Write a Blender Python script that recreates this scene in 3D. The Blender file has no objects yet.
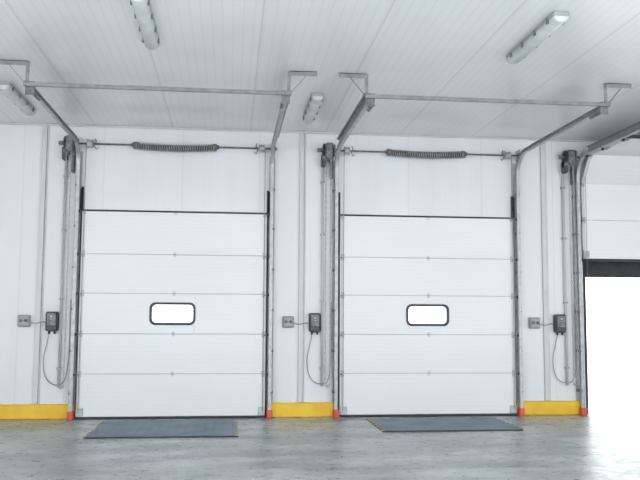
import bpy, math, random
import numpy as np
from mathutils import Vector, Matrix
random.seed(4)
scene=bpy.context.scene
scene.view_settings.view_transform='Standard'

# ---------------------------------------------------------------- materials
def mat(name,col,rough=.5,metal=0,spec=.5):
    m=bpy.data.materials.new(name); m.use_nodes=True
    b=m.node_tree.nodes['Principled BSDF']
    b.inputs['Base Color'].default_value=(*col,1)
    b.inputs['Roughness'].default_value=rough
    b.inputs['Metallic'].default_value=metal
    b.inputs['Specular IOR Level'].default_value=spec
    return m
def nd(m,t,**k):
    n=m.node_tree.nodes.new(t)
    for a,v in k.items(): setattr(n,a,v)
    return n
def noise_col(m,c1,c2,scale=3,lo=.35,hi=.65,detail=6,stretch=(1,1,1)):
    nt=m.node_tree; L=nt.links; b=nt.nodes['Principled BSDF']
    tc=nd(m,'ShaderNodeTexCoord'); mp=nd(m,'ShaderNodeMapping'); mp.inputs['Scale'].default_value=stretch
    n=nd(m,'ShaderNodeTexNoise'); n.inputs['Scale'].default_value=scale; n.inputs['Detail'].default_value=detail
    r=nd(m,'ShaderNodeValToRGB'); r.color_ramp.elements[0].position=lo; r.color_ramp.elements[1].position=hi
    r.color_ramp.elements[0].color=(*c1,1); r.color_ramp.elements[1].color=(*c2,1)
    L.new(tc.outputs['Object'],mp.inputs[0]); L.new(mp.outputs[0],n.inputs['Vector']); L.new(n.outputs['Fac'],r.inputs[0])
    L.new(r.outputs[0],b.inputs['Base Color'])
    return tc,n,r
def groove(m,axis,period,width,depth_col,bump=.3,src=None,offset=0):
    nt=m.node_tree; L=nt.links; b=nt.nodes['Principled BSDF']
    tc=nd(m,'ShaderNodeTexCoord'); sp=nd(m,'ShaderNodeSeparateXYZ'); L.new(tc.outputs['Object'],sp.inputs[0])
    a=nd(m,'ShaderNodeMath',operation='ADD'); L.new(sp.outputs[axis],a.inputs[0]); a.inputs[1].default_value=offset+1000*period
    mo=nd(m,'ShaderNodeMath',operation='MODULO'); L.new(a.outputs[0],mo.inputs[0]); mo.inputs[1].default_value=period
    s=nd(m,'ShaderNodeMath',operation='SUBTRACT'); L.new(mo.outputs[0],s.inputs[0]); s.inputs[1].default_value=period/2
    ab=nd(m,'ShaderNodeMath',operation='ABSOLUTE'); L.new(s.outputs[0],ab.inputs[0])
    mr=nd(m,'ShaderNodeMapRange'); L.new(ab.outputs[0],mr.inputs[0])
    mr.inputs['From Min'].default_value=0; mr.inputs['From Max'].default_value=width
    mr.inputs['To Min'].default_value=depth_col; mr.inputs['To Max'].default_value=1
    mx=nd(m,'ShaderNodeMix',data_type='RGBA',blend_type='MULTIPLY'); mx.inputs['Factor'].default_value=1
    old=b.inputs['Base Color']
    if old.links: L.new(old.links[0].from_socket,mx.inputs['A'])
    else: mx.inputs['A'].default_value=old.default_value
    L.new(mr.outputs[0],mx.inputs['B']); L.new(mx.outputs['Result'],b.inputs['Base Color'])
    bp=nd(m,'ShaderNodeBump'); bp.inputs['Strength'].default_value=bump; bp.inputs['Distance'].default_value=.004
    L.new(mr.outputs[0],bp.inputs['Height'])
    if b.inputs['Normal'].links: L.new(b.inputs['Normal'].links[0].from_socket,bp.inputs['Normal'])
    L.new(bp.outputs[0],b.inputs['Normal'])

M_wall=mat('wall_panel',(.8,.81,.83),.35); noise_col(M_wall,(.755,.77,.80),(.81,.825,.85),1.2,.3,.7,5,(1.5,1,.25))
groove(M_wall,'X',.1,.008,.98,.1); groove(M_wall,'X',1.15,.010,.86,.3,offset=.3)
M_ceil=mat('ceiling_panel',(.7,.71,.73),.25); noise_col(M_ceil,(.81,.83,.835),(.87,.885,.89),.8)
groove(M_ceil,'X',.1,.012,.94,.25); groove(M_ceil,'X',1.15,.016,.80,.3,offset=.45)
M_side=mat('side_wall',(.8,.81,.83),.4); noise_col(M_side,(.81,.83,.84),(.85,.87,.88),1.2)
M_door=mat('door_panel_white',(.87,.88,.9),.35); noise_col(M_door,(.81,.825,.85),(.86,.87,.89),1.4,.3,.7,5,(.3,1,1.4))
groove(M_door,'Z',.0583,.006,.965,.12)
M_gap=mat('door_joint_shadow',(.45,.47,.50),.7)
M_floor=mat('concrete_floor',(.4,.4,.39),.32,0,.5)
tc,n,r=noise_col(M_floor,(.27,.295,.30),(.50,.525,.525),1.6,.38,.62,12,(.6,1.5,1))
nt=M_floor.node_tree
n2=nd(M_floor,'ShaderNodeTexNoise'); n2.inputs['Scale'].default_value=7; n2.inputs['Detail'].default_value=10; n2.inputs['Roughness'].default_value=.7
nt.links.new(tc.outputs['Object'],n2.inputs['Vector'])
mr=nd(M_floor,'ShaderNodeMapRange'); nt.links.new(n2.outputs['Fac'],mr.inputs[0]); mr.inputs['From Min'].default_value=.38; mr.inputs['From Max'].default_value=.62
mr.inputs['To Min'].default_value=.74; mr.inputs['To Max'].default_value=1.14
mx=nd(M_floor,'ShaderNodeMix',data_type='RGBA',blend_type='MULTIPLY'); mx.inputs['Factor'].default_value=1
nt.links.new(r.outputs[0],mx.inputs['A']); nt.links.new(mr.outputs[0],mx.inputs['B']); nt.links.new(mx.outputs['Result'],nt.nodes['Principled BSDF'].inputs['Base Color'])
mr2=nd(M_floor,'ShaderNodeMapRange'); nt.links.new(n2.outputs['Fac'],mr2.inputs[0]); mr2.inputs['From Min'].default_value=.3; mr2.inputs['From Max'].default_value=.7; mr2.inputs['To Min'].default_value=.2; mr2.inputs['To Max'].default_value=.45
nt.links.new(mr2.outputs[0],nt.nodes['Principled BSDF'].inputs['Roughness'])
M_yel=mat('yellow_paint',(.83,.55,.06),.45); noise_col(M_yel,(.84,.48,.02),(.92,.60,.04),4)
M_galv=mat('galvanised_steel',(.5,.51,.53),.4,.3); noise_col(M_galv,(.36,.375,.39),(.50,.515,.53),12)
M_bar=mat('steel_bar',(.3,.31,.32),.4,.3); noise_col(M_bar,(.20,.21,.22),(.29,.30,.31),10)
M_chain=mat('chain_steel',(.5,.5,.5),.4,.2); noise_col(M_chain,(.42,.42,.42),(.55,.55,.55),12)
M_galvd=mat('dark_steel',(.16,.165,.17),.45,.3); noise_col(M_galvd,(.13,.135,.14),(.24,.24,.245),20)
M_spring=mat('spring_steel',(.14,.13,.12),.35,.4); noise_col(M_spring,(.24,.24,.235),(.40,.395,.38),15)
M_core=mat('spring_core',(.06,.06,.06),.6); noise_col(M_core,(.05,.05,.05),(.09,.09,.085),15)
M_blk=mat('black_rubber',(.025,.027,.032),.6); noise_col(M_blk,(.02,.022,.028),(.04,.042,.055),8)
M_navy=mat('window_frame_black',(.03,.033,.06),.4); noise_col(M_navy,(.028,.03,.06),(.045,.05,.09),8)
M_red=mat('red_rubber',(.75,.12,.06),.5); noise_col(M_red,(.62,.09,.05),(.74,.14,.07),9)
M_gbox=mat('grey_plastic',(.42,.43,.45),.5); noise_col(M_gbox,(.30,.31,.33),(.38,.39,.41),9)
M_dbox=mat('control_box_plastic',(.07,.075,.085),.45); noise_col(M_dbox,(.045,.05,.06),(.08,.085,.095),9)
M_trunk=mat('trunking_pvc',(.62,.63,.65),.4); noise_col(M_trunk,(.60,.61,.63),(.66,.67,.69),3)
M_diff=mat('lamp_diffuser',(.66,.69,.70),.25); noise_col(M_diff,(.6,.63,.63),(.7,.73,.73),5); groove(M_diff,'Y',.05,.01,.9,.3)
M_lbase=mat('lamp_housing',(.5,.52,.53),.45); noise_col(M_lbase,(.32,.34,.34),(.40,.42,.42),5)
M_mat=mat('leveller_plate',(.16,.19,.22),.5); noise_col(M_mat,(.105,.15,.21),(.18,.235,.305),2.5,.35,.65,9)
groove(M_mat,'X',.12,.015,.8,.4); groove(M_mat,'Y',.12,.015,.8,.4)
M_haz=mat('hazard_stripe',(.8,.6,.1),.5); nt=M_haz.node_tree
tc=nd(M_haz,'ShaderNodeTexCoord'); sp=nd(M_haz,'ShaderNodeSeparateXYZ'); nt.links.new(tc.outputs['Object'],sp.inputs[0])
a=nd(M_haz,'ShaderNodeMath',operation='ADD'); nt.links.new(sp.outputs['X'],a.inputs[0]); nt.links.new(sp.outputs['Y'],a.inputs[1])
mo=nd(M_haz,'ShaderNodeMath',operation='PINGPONG'); nt.links.new(a.outputs[0],mo.inputs[0]); mo.inputs[1].default_value=.09
g=nd(M_haz,'ShaderNodeMath',operation='GREATER_THAN'); nt.links.new(mo.outputs[0],g.inputs[0]); g.inputs[1].default_value=.045
mx=nd(M_haz,'ShaderNodeMix',data_type='RGBA'); mx.inputs['A'].default_value=(.05,.05,.06,1); mx.inputs['B'].default_value=(.55,.48,.22,1)
nt.links.new(g.outputs[0],mx.inputs['Factor']); nt.links.new(mx.outputs['Result'],nt.nodes['Principled BSDF'].inputs['Base Color'])
M_yard=mat('yard_concrete',(.5,.5,.49),.8); noise_col(M_yard,(.55,.55,.54),(.65,.65,.64),1)
M_btn=mat('white_button',(.7,.7,.7),.5); noise_col(M_btn,(.65,.65,.65),(.75,.75,.75),9)
M_glass=bpy.data.materials.new('window_pane'); M_glass.use_nodes=True; nt=M_glass.node_tree; nt.nodes.clear()
o=nt.nodes.new('ShaderNodeOutputMaterial'); t=nt.nodes.new('ShaderNodeBsdfTransparent'); gl=nt.nodes.new('ShaderNodeBsdfGlossy'); ms=nt.nodes.new('ShaderNodeMixShader')
t.inputs[0].default_value=(.93,.95,.97,1); gl.inputs['Roughness'].default_value=.05; ms.inputs[0].default_value=.06
nt.links.new(t.outputs[0],ms.inputs[1]); nt.links.new(gl.outputs[0],ms.inputs[2]); nt.links.new(ms.outputs[0],o.inputs[0])

# ---------------------------------------------------------------- mesh builder
class B:
    def __init__(s): s.v=[];s.f=[];s.m=[];s.mats=[];s.sm=[]
    def mi(s,m):
        if m not in s.mats: s.mats.append(m)
        return s.mats.index(m)
    def add(s,vs,fs,m,smooth=False):
        o=len(s.v); s.v+= [tuple(x) for x in vs]; k=s.mi(m)
        for f in fs: s.f.append([o+i for i in f]); s.m.append(k); s.sm.append(smooth)
    def box(s,x0,x1,y0,y1,z0,z1,m,bev=0,M=None):
        if bev>0:
            b=min(bev,(x1-x0)*.49,(y1-y0)*.49,(z1-z0)*.49)
            vs=[];
            for sx in (0,1):
                for sy in (0,1):
                    for sz in (0,1):
                        X=(x0,x1)[sx];Y=(y0,y1)[sy];Z=(z0,z1)[sz]
                        dx=b*(1-2*sx);dy=b*(1-2*sy);dz=b*(1-2*sz)
                        vs+=[(X,Y+dy,Z+dz),(X+dx,Y,Z+dz),(X+dx,Y+dy,Z)]
            def I(sx,sy,sz,k): return (sx*4+sy*2+sz)*3+k
            fs=[]
            for k in range(3):
                for side in (0,1):
                    q=[]
                    for (a,b2) in ((0,0),(1,0),(1,1),(0,1)):
                        c=[a,b2]; c.insert(k,side); q.append(I(*c,k))
                    fs.append(q)
            for k in range(3):
                a,b2=[j for j in range(3) if j!=k]
                for p in (0,1):
                    for q_ in (0,1):
                        def C(t):
                            c=[0,0,0];c[k]=t;c[a]=p;c[b2]=q_;return c
                        fs.append([I(*C(0),a),I(*C(1),a),I(*C(1),b2),I(*C(0),b2)])
            for sx in (0,1):
                for sy in (0,1):
                    for sz in (0,1): fs.append([I(sx,sy,sz,0),I(sx,sy,sz,1),I(sx,sy,sz,2)])
        else:
            vs=[(x,y,z) for x in (x0,x1) for y in (y0,y1) for z in (z0,z1)]
            fs=[(0,1,3,2),(4,6,7,5),(0,4,5,1),(2,3,7,6),(0,2,6,4),(1,5,7,3)]
        if M is not None: vs=[M@Vector(p) for p in vs]
        s.add(vs,fs,m)
    def bar(s,a,b,w,t,m):
        a=Vector(a);b=Vector(b);d=b-a;L=d.length;q=d.to_track_quat('Z','Y').to_matrix().to_4x4()
        s.box(-w/2,w/2,-t/2,t/2,0,L,m,0,Matrix.Translation(a)@q)
    def tube(s,pts,r,m,n=10,cap=True,smooth=True):
        pts=[Vector(p) for p in pts]; N=len(pts); vs=[];fs=[]
        rs=r if isinstance(r,(list,tuple)) else [r]*N
        t=(pts[1]-pts[0]).normalized(); u=t.orthogonal().normalized()
        for i,p in enumerate(pts):
            t=(pts[min(i+1,N-1)]-pts[max(i-1,0)]).normalized()
            u=(u-t*u.dot(t)).normalized(); w=t.cross(u)
            for k in range(n):
                an=2*math.pi*k/n; vs.append(p+(u*math.cos(an)+w*math.sin(an))*rs[i])
        for i in range(N-1):
            for k in range(n): fs.append((i*n+k,i*n+(k+1)%n,(i+1)*n+(k+1)%n,(i+1)*n+k))
        if cap: fs.append(list(range(n))[::-1]); fs.append([(N-1)*n+k for k in range(n)])
        s.add(vs,fs,m,smooth)
    def ring(s,c,R,r,M3,m,sx=1,n=10,k=5):
        vs=[];fs=[]
        for i in range(n):
            a=2*math.pi*i/n
            for j in range(k):
                b=2*math.pi*j/k
                p=Vector(((R+r*math.cos(b))*math.cos(a),r*math.sin(b),(R+r*math.cos(b))*math.sin(a)*sx))
                vs.append(M3@p+Vector(c))
        for i in range(n):
            for j in range(k): fs.append((i*k+j,((i+1)%n)*k+j,((i+1)%n)*k+(j+1)%k,i*k+(j+1)%k))
        s.add(vs,fs,m,True)
    def obj(s,name,loc=(0,0,0),parent=None):
        me=bpy.data.meshes.new(name); me.from_pydata(s.v,[],s.f)
        for m in s.mats: me.materials.append(m)
        for p,k,q in zip(me.polygons,s.m,s.sm): p.material_index=k; p.use_smooth=q
        import bmesh
        bm=bmesh.new(); bm.from_mesh(me); bmesh.ops.recalc_face_normals(bm,faces=bm.faces); bm.to_mesh(me); bm.free()
        ob=bpy.data.objects.new(name,me); ob.location=loc; scene.collection.objects.link(ob)
        if parent: ob.parent=parent
        return ob

W=2.69; PITCH=3.8; ZC=4.29; ZT=3.99
# ---------------------------------------------------------------- room shell
XL,XR,YB=-6.0,14.0,-13.6
b=B(); b.box(XL-.1,XR+.1,YB,.12,-.2,0,M_floor); b.obj('floor')
b=B(); b.box(XL-.1,XR+.1,YB,.12,ZC,ZC+.12,M_ceil); b.obj('ceiling')
b=B()
edges=[XL]
for i in range(3): edges+=[i*PITCH+.04,i*PITCH+W-.04]
edges+=[XR]
for i in range(0,8,2): b.box(edges[i],edges[i+1],0,.12,0,ZC,M_wall)
for i in range(1,7,2): b.box(edges[i],edges[i+1],0,.12,2.92,ZC,M_wall)
b.obj('wall_back')
b=B(); b.box(XL-.1,XL,YB,.0,0,ZC,M_side); b.obj('wall_left')
b=B(); b.box(XR,XR+.1,YB,.0,0,ZC,M_side); b.obj('wall_right')
b=B(); b.box(XL,XR,-.03,0,ZC-.03,ZC,M_trunk,.01); b.obj('shadow_strip_1')  # grey strip added to draw the shadow line between wall and ceiling
ks=[(XL,-.03),(W+.03,PITCH-.03),(PITCH+W+.03,2*PITCH-.03),(2*PITCH+W+.03,XR)]
for i,(x0,x1) in enumerate(ks):
    b=B(); b.box(x0,x1,-.06,0,0,.21,M_yel,.012); b.obj('baseboard_%d'%(i+1))
b=B(); b.box(-40,60,.13,60,-1.3,-1.2,M_yard); b.obj('yard_ground')

# ---------------------------------------------------------------- sectional doors
H=[.64,.575,.585,.57,.63]
YD=-.085; RAD=.35; ZV=ZT-RAD
def path(s):
    if s<ZV: return YD,s
    q=RAD*math.pi/2
    if s<ZV+q:
        a=(s-ZV)/RAD; return YD-RAD+RAD*math.cos(a), ZV+RAD*math.sin(a)
    return YD-RAD-(s-ZV-q), ZT
def rrect(cx,cz,w,h,r,n=6):
    pts=[]
    for (sx,sz,a0) in ((1,1,0),(-1,1,90),(-1,-1,180),(1,-1,270)):
        for i in range(n+1):
            a=math.radians(a0+90*i/n); pts.append((cx+sx*(w/2-r)+r*math.cos(a),cz+sz*(h/2-r)+r*math.sin(a)))
    return pts
def make_door(idx,lift):
    b=B(); s=.025+lift
    for k,h in enumerate(H):
        hh=h-(.025 if k==0 else 0)
        y0,z0=path(s); y1,z1=path(s+hh)
        d=Vector((0,y1-y0,z1-z0)); L=d.length; d.normalize()
        M=Matrix(((1,0,0,0),(0,d.z,d.y,y0),(0,-d.y,d.z,z0),(0,0,0,1)))
        g=.004
        if k==2:
            wx0,wx1,wz0,wz1=1.02,1.64,L/2-.143,L/2+.143
            b.box(.005,wx0,-.02,.02,g,L-g,M_door,.005,M); b.box(wx1,W-.005,-.02,.02,g,L-g,M_door,.005,M)
            b.box(wx0-.001,wx1+.001,-.0199,.0199,g,wz0,M_door,0,M); b.box(wx0-.001,wx1+.001,-.0199,.0199,wz1,L-g,M_door,0,M)
            cx=(wx0+wx1)/2
            o=rrect(cx,L/2,.665,.33,.085); i_=rrect(cx,L/2,.59,.257,.06); N=len(o)
            vs=[];fs=[]
            for (ps,y) in ((o,-.02),(o,-.028),(i_,-.034),(i_,.025),(o,.025)):
                vs+=[M@Vector((p[0],y,p[1])) for p in ps]
            for j in range(4):
                for q in range(N): fs.append((j*N+q,j*N+(q+1)%N,(j+1)*N+(q+1)%N,(j+1)*N+q))
            b.add(vs,fs,M_navy)
            vs=[M@Vector((p[0],.0,p[1])) for p in i_]; b.add(vs,[list(range(N))],M_glass)
        else:
            b.box(.005,W-.005,-.02,.02,g,L-g,M_door,.005,M)
        b.box(.01,W-.01,-.015,.015,-.004,.006,M_gap,0,M)
        for xe in (0,W-.05): b.box(xe+.002,xe+.048,-.0225,-.0195,.01,L-.01,M_trunk,0,M)
        top=(k==4)
        for xc in (.028,W-.028):
            b.box(xc-.028,xc+.028,-.034,-.022,L-.05,L+(.0 if top else .045),M_galv,.003,M)
            sx=-1 if xc<1 else 1
            b.tube([M@Vector((xc,-.045,L-.01)),M@Vector((xc+sx*.075,-.045,L-.01))],.008,M_galvd,8)
            b.tube([M@Vector((xc+sx*.06,-.045,L-.01)),M@Vector((xc+sx*.09,-.045,L-.01))],.022,M_blk,12)
        if not top:
            xc=1.345
            b.box(xc-.02,xc+.02,-.025,-.021,L-.035,L-.008,M_trunk,.002,M); b.box(xc-.02,xc+.02,-.025,-.021,L+.008,L+.035,M_trunk,.002,M)
            b.tube([M@Vector((xc-.022,-.027,L)),M@Vector((xc+.022,-.027,L))],.007,M_galv,8)
        else:
            b.box(0,W,-.024,.024,L-.008,L+.018,M_blk,.004,M)
            b.box(1.32,1.37,-.025,-.021,L-.04,L-.01,M_trunk,.002,M)
        if k==0:
            b.box(.0,W,-.028,.028,-.024,.012,M_blk,.006,M)
            for xc in (.05,W-.05):
                b.box(xc-.05,xc+.05,-.05,-.021,.02,.13,M_galv,.004,M)
        s+=hh
    return b.obj('door_%d'%(idx+1),(idx*PITCH,0,0))
for i,l in enumerate((0,0,2.36)): make_door(i,l)

# ---------------------------------------------------------------- tracks, spreader bars, anchors
LT=3.09
def make_tracks(idx):
    b=B()
    arc=[(YD-.045-RAD+RAD*math.cos(a)+0, ZV+RAD*math.sin(a)) for a in [math.pi/2*i/12 for i in range(13)]]
    run=[(YD-.045,.02)]+arc+[(-LT,ZT)]
    for side,x in ((-1,-.065),(1,W+.065)):
        xo=x+side*.045
        b.box(min(xo,x-side*.03),max(xo,x-side*.03),-.012,-.001,.215,ZV+.25,M_galv,.002)
        b.box(min(xo,xo-side*.004),max(xo,xo-side*.004),-.1,-.001,.215,ZV+.2,M_galv)
        def sweep(prof,m):
            vs=[];fs=[];n=len(prof)
            for j,(y,z) in enumerate(run):
                pa=run[max(j-1,0)];pb=run[min(j+1,len(run)-1)]
                d=Vector((0,pb[0]-pa[0],pb[1]-pa[1])).normalized(); nn=Vector((0,d.z,-d.y))
                for (px,pn) in prof: vs.append(Vector((x+side*px,y,z))+nn*pn)
            for j in range(len(run)-1):
                for q in range(n): fs.append((j*n+q,j*n+(q+1)%n,(j+1)*n+(q+1)%n,(j+1)*n+q))
            fs.append(list(range(n)));fs.append([(len(run)-1)*n+q for q in range(n)])
            b.add(vs,fs,m)
        t=.003
        sweep([(-.022,-.03),(.028,-.03),(.028,.03),(-.022,.03),(-.022,.03-t),(.028-t,.03-t),(.028-t,-.03+t),(-.022,-.03+t)],M_galv)
        b.box(min(x+side*.03,x+side*.034),max(x+side*.03,x+side*.034),-LT,-.6,ZT-.02,ZT+.065,M_bar)
        b.box(min(x+side*.03,x+side*.07),max(x+side*.03,x+side*.07),-LT,-.6,ZT+.061,ZT+.065,M_bar)
        for z in [.35+.6*k for k in range(6)]:
            b.box(min(x,x+side*.05),max(x,x+side*.05),-.1,-.004,z,z+.045,M_galvd,.003)
            b.tube([(x+side*.02,-.165,z+.02),(x+side*.02,-.15,z+.02)],.01,M_galvd,6)
        xi=x-side*.052
        b.box(xi-.012,xi+.012,-.06,-.001,.0,3.36,M_blk,.003)
        b.box(xi-.02+side*.012,xi+.02+side*.012,-.06,-.001,3.02,3.34,M_blk,.004)
        b.box(x-.042,x+.042,-.19,-.075,0,.12,M_red,.012)
        xa=x+side*.04; xb=x+side*.36
        b.box(min(xa,xb),max(xa,xb),-LT+.02,-LT+.065,ZC-.012,ZC-.001,M_bar,.002)
        b.box(min(xa,xb),max(xa,xb),-LT+.02,-LT+.026,ZC-.055,ZC-.001,M_bar)
        b.bar((xa,-LT+.04,ZT+.0),(xa,-LT+.04,ZC-.002),.04,.006,M_bar)
        b.bar((xa,-LT+.02,ZT+.02),(x+side*.27,-LT+.03,ZC-.01),.035,.006,M_bar)
        b.tube([(x-side*.03,-LT+.03,ZT-.06),(x-side*.03,-LT+.3,ZT-.06)],.022,M_galvd,10)
        b.box(x-.05,x+.05,-LT,-LT+.012,ZT-.09,ZT+.06,M_galvd)
    b.box(-.13,W+.13,-LT-.035,-LT+.003,ZT-.0,ZT+.045,M_bar,.004)
    return b.obj('door_track.%03d'%idx if idx else 'door_track',(idx*PITCH,0,0))
for i in range(3): make_tracks(i)

# ---------------------------------------------------------------- spring shaft
def make_shaft(idx):
    b=B(); ys=-.13; zs=3.985
    b.tube([(-.125,ys,zs),(W+.14,ys,zs)],.0135,M_galvd,10)
    x0,x1=.74,1.9; turns=34; pts=[]
    for i in range(turns*12+1):
        t=i/(turns*12); a=2*math.pi*i/12
        zz=zs-.01-.025*math.sin(math.pi*t)
        pts.append((x0+(x1-x0)*t,ys+.05*math.cos(a),zz+.05*math.sin(a)))
    b.tube(pts,.0095,M_spring,6)
    core=[(x0+(x1-x0)*t,ys,zs-.01-.025*math.sin(math.pi*t)) for t in [k/12 for k in range(13)]]
    b.tube(core,.032,M_core,12)
    for xe in (x0,x1):
        b.tube([(xe-.03,ys,zs-.005),(xe+.03,ys,zs-.005)],.055,M_galvd,16)
        b.tube([(xe-.06,ys,zs),(xe+.06,ys,zs)],.03,M_galvd,12)
    for xd,sd in ((.09,1),(W-.09,-1)):
        xs=[xd-.04,xd-.034,xd-.03,xd-.02,xd-.01,xd,xd+.01,xd+.02,xd+.03,xd+.034,xd+.04]
        rr=[.07,.07,.055,.058,.055,.058,.055,.058,.055,.062,.062]
        b.tube([(q,ys,zs) for q in xs],rr,M_galv,20)
        b.tube([(xd-sd*.05,ys-.055,zs),(xd-sd*.055,ys-.02,.1)],.004,M_galvd,5)
        xx=xd+sd*.07
        b.tube([(xx,ys-.02,zs+.07),(xx+sd*.02,ys-.03,zs+.03),(xx-sd*.01,ys-.04,zs-.03),(xx+sd*.02,ys-.03,zs-.09),(xx+sd*.05,ys-.03,zs-.06)],.008,M_galvd,6)
    for xe in (-.1,W+.1):
        b.box(xe-.004,xe+.004,-.2,-.001,zs-.09,zs+.09,M_galv,.002)
        b.tube([(xe-.02,ys,zs),(xe+.02,ys,zs)],.035,M_galvd,12)
    return b.obj('torsion_spring_shaft.%03d'%idx if idx else 'torsion_spring_shaft',(idx*PITCH,0,0))
for i in range(3): make_shaft(i)

# ---------------------------------------------------------------- chain hoist
def make_hoist(idx):
    b=B(); ys=-.13; zs=3.985
    b.box(-.25,-.128,-.24,-.002,zs-.15,zs+.1,M_galvd,.02)
    b.box(-.3,-.235,-.2,-.04,zs-.26,zs-.06,M_dbox,.02)
    b.tube([(-.24,ys,zs),(-.275,ys,zs)],.1,M_blk,20)
    b.tube([(-.3,ys-.02,zs-.12),(-.2,ys-.02,zs-.12)],.055,M_galvd,16)
    b.tube([(-.36,ys,zs-.0),(-.28,ys,zs-.0)],.03,M_galvd,10)
    b.box(-.165,-.13,-.16,-.06,3.55,3.86,M_galvd,.01)
    R0=Matrix.Rotation(0,3,'Z'); R1=Matrix.Rotation(math.pi/2,3,'Z')
    zt,zb=zs-.12,.5
    n=int((zt-zb)/.045)
    for k in range(n):
        z=zt-k*.045
        for xx,yy in ((-.235,-.2),(-.165,-.2)):
            b.ring((xx,yy,z),.0095,.0036,R0 if k%2 else R1,M_chain,2.4,8,4)
    for k in range(1,8):
        a=math.pi*k/8
        b.ring((-.2-.035*math.cos(a),-.2,zb-.04*math.sin(a)),.0095,.0036,R0 if k%2 else R1,M_chain,1.8,8,4)
    return b.obj('chain_hoist.%03d'%idx if idx else 'chain_hoist',(idx*PITCH,0,0))
for i in range(3): make_hoist(i)

for i in range(3):
    b=B(); b.tube([(-.265,-.035,.45),(-.265,-.035,3.72)],.02,M_trunk,12)
    for z in (.7,1.7,2.7,3.5): b.box(-.30,-.23,-.06,-.001,z,z+.025,M_galv,.004)
    b.obj('steel_conduit.%03d'%i if i else 'steel_conduit',(i*PITCH,0,0))
    b=B(); b.box(-.62,-.55,-.04,-.001,.215,ZC-.03,M_trunk,.004); b.box(-.545,-.525,-.02,-.001,.215,ZC-.03,M_trunk,.004)
    b.obj('cable_trunking.%03d'%i if i else 'cable_trunking',(i*PITCH,0,0))

# ---------------------------------------------------------------- boxes
def spline(pts,n=8):
    P=[Vector(p) for p in pts]; P=[P[0]*2-P[1]]+P+[P[-1]*2-P[-2]]; out=[]
    for i in range(1,len(P)-2):
        for k in range(n):
            t=k/n; a,b_,c,d=P[i-1:i+3]
            out.append(.5*((2*b_)+(c-a)*t+(2*a-5*b_+4*c-d)*t*t+(3*b_-a-3*c+d)*t**3))
    out.append(P[-2]); return out
for i in range(3):
    sfx='.%03d'%i if i else ''
    b=B(); b.box(-.86,-.69,-.07,-.001,1.31,1.48,M_gbox,.012); b.box(-.845,-.705,-.085,-.069,1.325,1.465,M_lbase,.008)
    b.tube([(-.81,-.1,1.40),(-.81,-.08,1.40)],.022,M_galvd,12); b.tube([(-.74,-.1,1.40),(-.74,-.08,1.40)],.022,M_galvd,12)
    b.tube(spline([(-.69,-.04,1.38),(-.62,-.06,1.36),(-.53,-.06,1.38),(-.48,-.04,1.38)]),.008,M_gbox,6)
    b.obj('junction_box'+sfx,(i*PITCH,0,0))
    b=B(); b.box(-.465,-.295,-.12,-.001,1.25,1.53,M_dbox,.02); b.box(-.445,-.315,-.135,-.119,1.33,1.51,M_galvd,.01)
    for z,m in ((1.46,M_btn),(1.42,M_galv),(1.38,M_gbox)): b.tube([(-.38,-.15,z),(-.38,-.133,z)],.013,m,12)
    b.tube([(-.42,-.06,1.21),(-.42,-.06,1.26)],.015,M_blk,10); b.tube([(-.34,-.06,1.21),(-.34,-.06,1.26)],.015,M_blk,10)
    b.tube(spline([(-.42,-.06,1.22),(-.45,-.05,1.05),(-.49,-.04,.85),(-.46,-.04,.62),(-.36,-.04,.5),(-.22,-.08,.5),(-.155,-.08,.64),(-.13,-.05,.95),(-.13,-.05,1.7)]),.0075,M_gbox,6)
    b.obj('door_control_box'+sfx,(i*PITCH,0,0))

# ---------------------------------------------------------------- ceiling lights
def make_light(k,x,y0,y1):
    b=B(); w=.075
    b.box(x-w,x+w,y0,y1,ZC-.045,ZC-.001,M_lbase,.01)
    prof=[(-w*.95,0)]+[(-w*.9*math.cos(a),-.055*math.sin(a)**.7) for a in [math.pi*j/10 for j in range(1,10)]]+[(w*.95,0)]
    n=len(prof); vs=[];ys=[y0+.01,y0+.03,y1-.03,y1-.01]; sc=[.85,1,1,.85]
    for y,q in zip(ys,sc): vs+=[(x+p[0],y,ZC-.045+p[1]*q) for p in prof]
    fs=[(j*n+q,j*n+q+1,(j+1)*n+q+1,(j+1)*n+q) for j in range(3) for q in range(n-1)]
    fs+=[list(range(n)),[3*n+q for q in range(n)]]
    b.add(vs,fs,M_diff,True)
    for t in (.12,.37,.63,.88):
        y=y0+(y1-y0)*t
        for s in (-1,1): b.box(x+s*w-.008,x+s*w+.008,y-.02,y+.02,ZC-.07,ZC-.02,M_galvd,.003)
    b.obj('ceiling_light.%03d'%k if k else 'ceiling_light')
for k,(x,y0,y1) in enumerate([(1.33,-5.2,-3.88),(5.14,-5.2,-3.9),(-.6,-2.2,-.85),(3.22,-2.2,-.88),(-2.5,-5.2,-3.9),(8.95,-5.2,-3.9)]): make_light(k,x,y0,y1)

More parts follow.
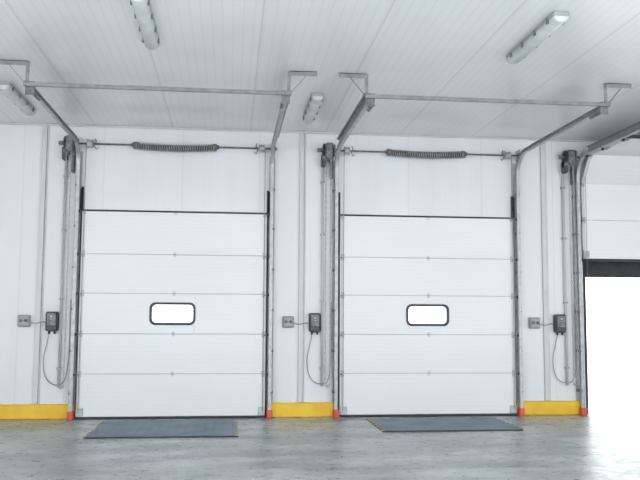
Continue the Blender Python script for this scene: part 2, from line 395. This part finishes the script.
# ---------------------------------------------------------------- dock mats
def make_mat(k,x0,x1,y0,y1):
    b=B(); h=.035
    b.box(x0+h,x1-h,y1+h,y0-h,.001,.018,M_mat,.003)
    b.box(x0,x0+h,y1,y0,.001,.014,M_haz); b.box(x1-h,x1,y1,y0,.001,.014,M_haz)
    b.box(x0+h,x1-h,y1,y1+h,.001,.014,M_blk); b.box(x0+h,x1-h,y0-h,y0,.001,.014,M_haz)
    b.obj('dock_mat.%03d'%k if k else 'dock_mat')
make_mat(0,.42,2.29,-.33,-1.92); make_mat(1,4.15,6.06,-.38,-1.65)

# ---------------------------------------------------------------- dock shelter outside open bay
b=B(); x=2*PITCH
b.box(x-.3,x+.34,.55,.6,-.5,3.4,M_blk,.01); b.box(x+W-.34,x+W+.3,.55,.6,-.5,3.4,M_blk,.01)
b.box(x+.33,x+W-.33,.55,.6,2.14,3.4,M_blk,.01)
b.box(x-.32,x-.2,.125,.6,-.5,3.4,M_blk,.01); b.box(x+W+.2,x+W+.32,.125,.6,-.5,3.4,M_blk,.01); b.box(x-.3,x+W+.3,.125,.6,3.35,3.45,M_blk,.01)
b.obj('dock_shelter')

# ---------------------------------------------------------------- light
w=bpy.data.worlds.new('World'); scene.world=w; w.use_nodes=True
bg=w.node_tree.nodes['Background']; bg.inputs[0].default_value=(.94,.98,1,1); bg.inputs[1].default_value=3.9
sd=bpy.data.lights.new('fill_sun','SUN'); sd.energy=10; sd.angle=.05; sd.color=(1,.98,.96)  # added sun through the open rear; its floor bounce brightens the ceiling
so=bpy.data.objects.new('fill_sun',sd); scene.collection.objects.link(so)
el=math.radians(33); so.rotation_euler=Vector((.12,math.cos(el),-math.sin(el))).to_track_quat('-Z','Y').to_euler()

# ---------------------------------------------------------------- camera
f,cx,cy,cz,yaw,pit,rol=803.861, 2.1646, -12.0467, 1.5121, 0.1104, 0.0921, 0.0054
F=Vector((math.sin(yaw)*math.cos(pit),math.cos(yaw)*math.cos(pit),math.sin(pit)))
R=Vector((math.cos(yaw),-math.sin(yaw),0)); U=R.cross(F)
R2=R*math.cos(rol)+U*math.sin(rol); U2=-R*math.sin(rol)+U*math.cos(rol)
cam=bpy.data.cameras.new('camera'); co=bpy.data.objects.new('camera',cam); scene.collection.objects.link(co)
Mx=Matrix((R2,U2,-F)).transposed().to_4x4(); Mx.translation=Vector((cx,cy,cz)); co.matrix_world=Mx
cam.sensor_width=36; cam.lens=f*36/640; scene.camera=co
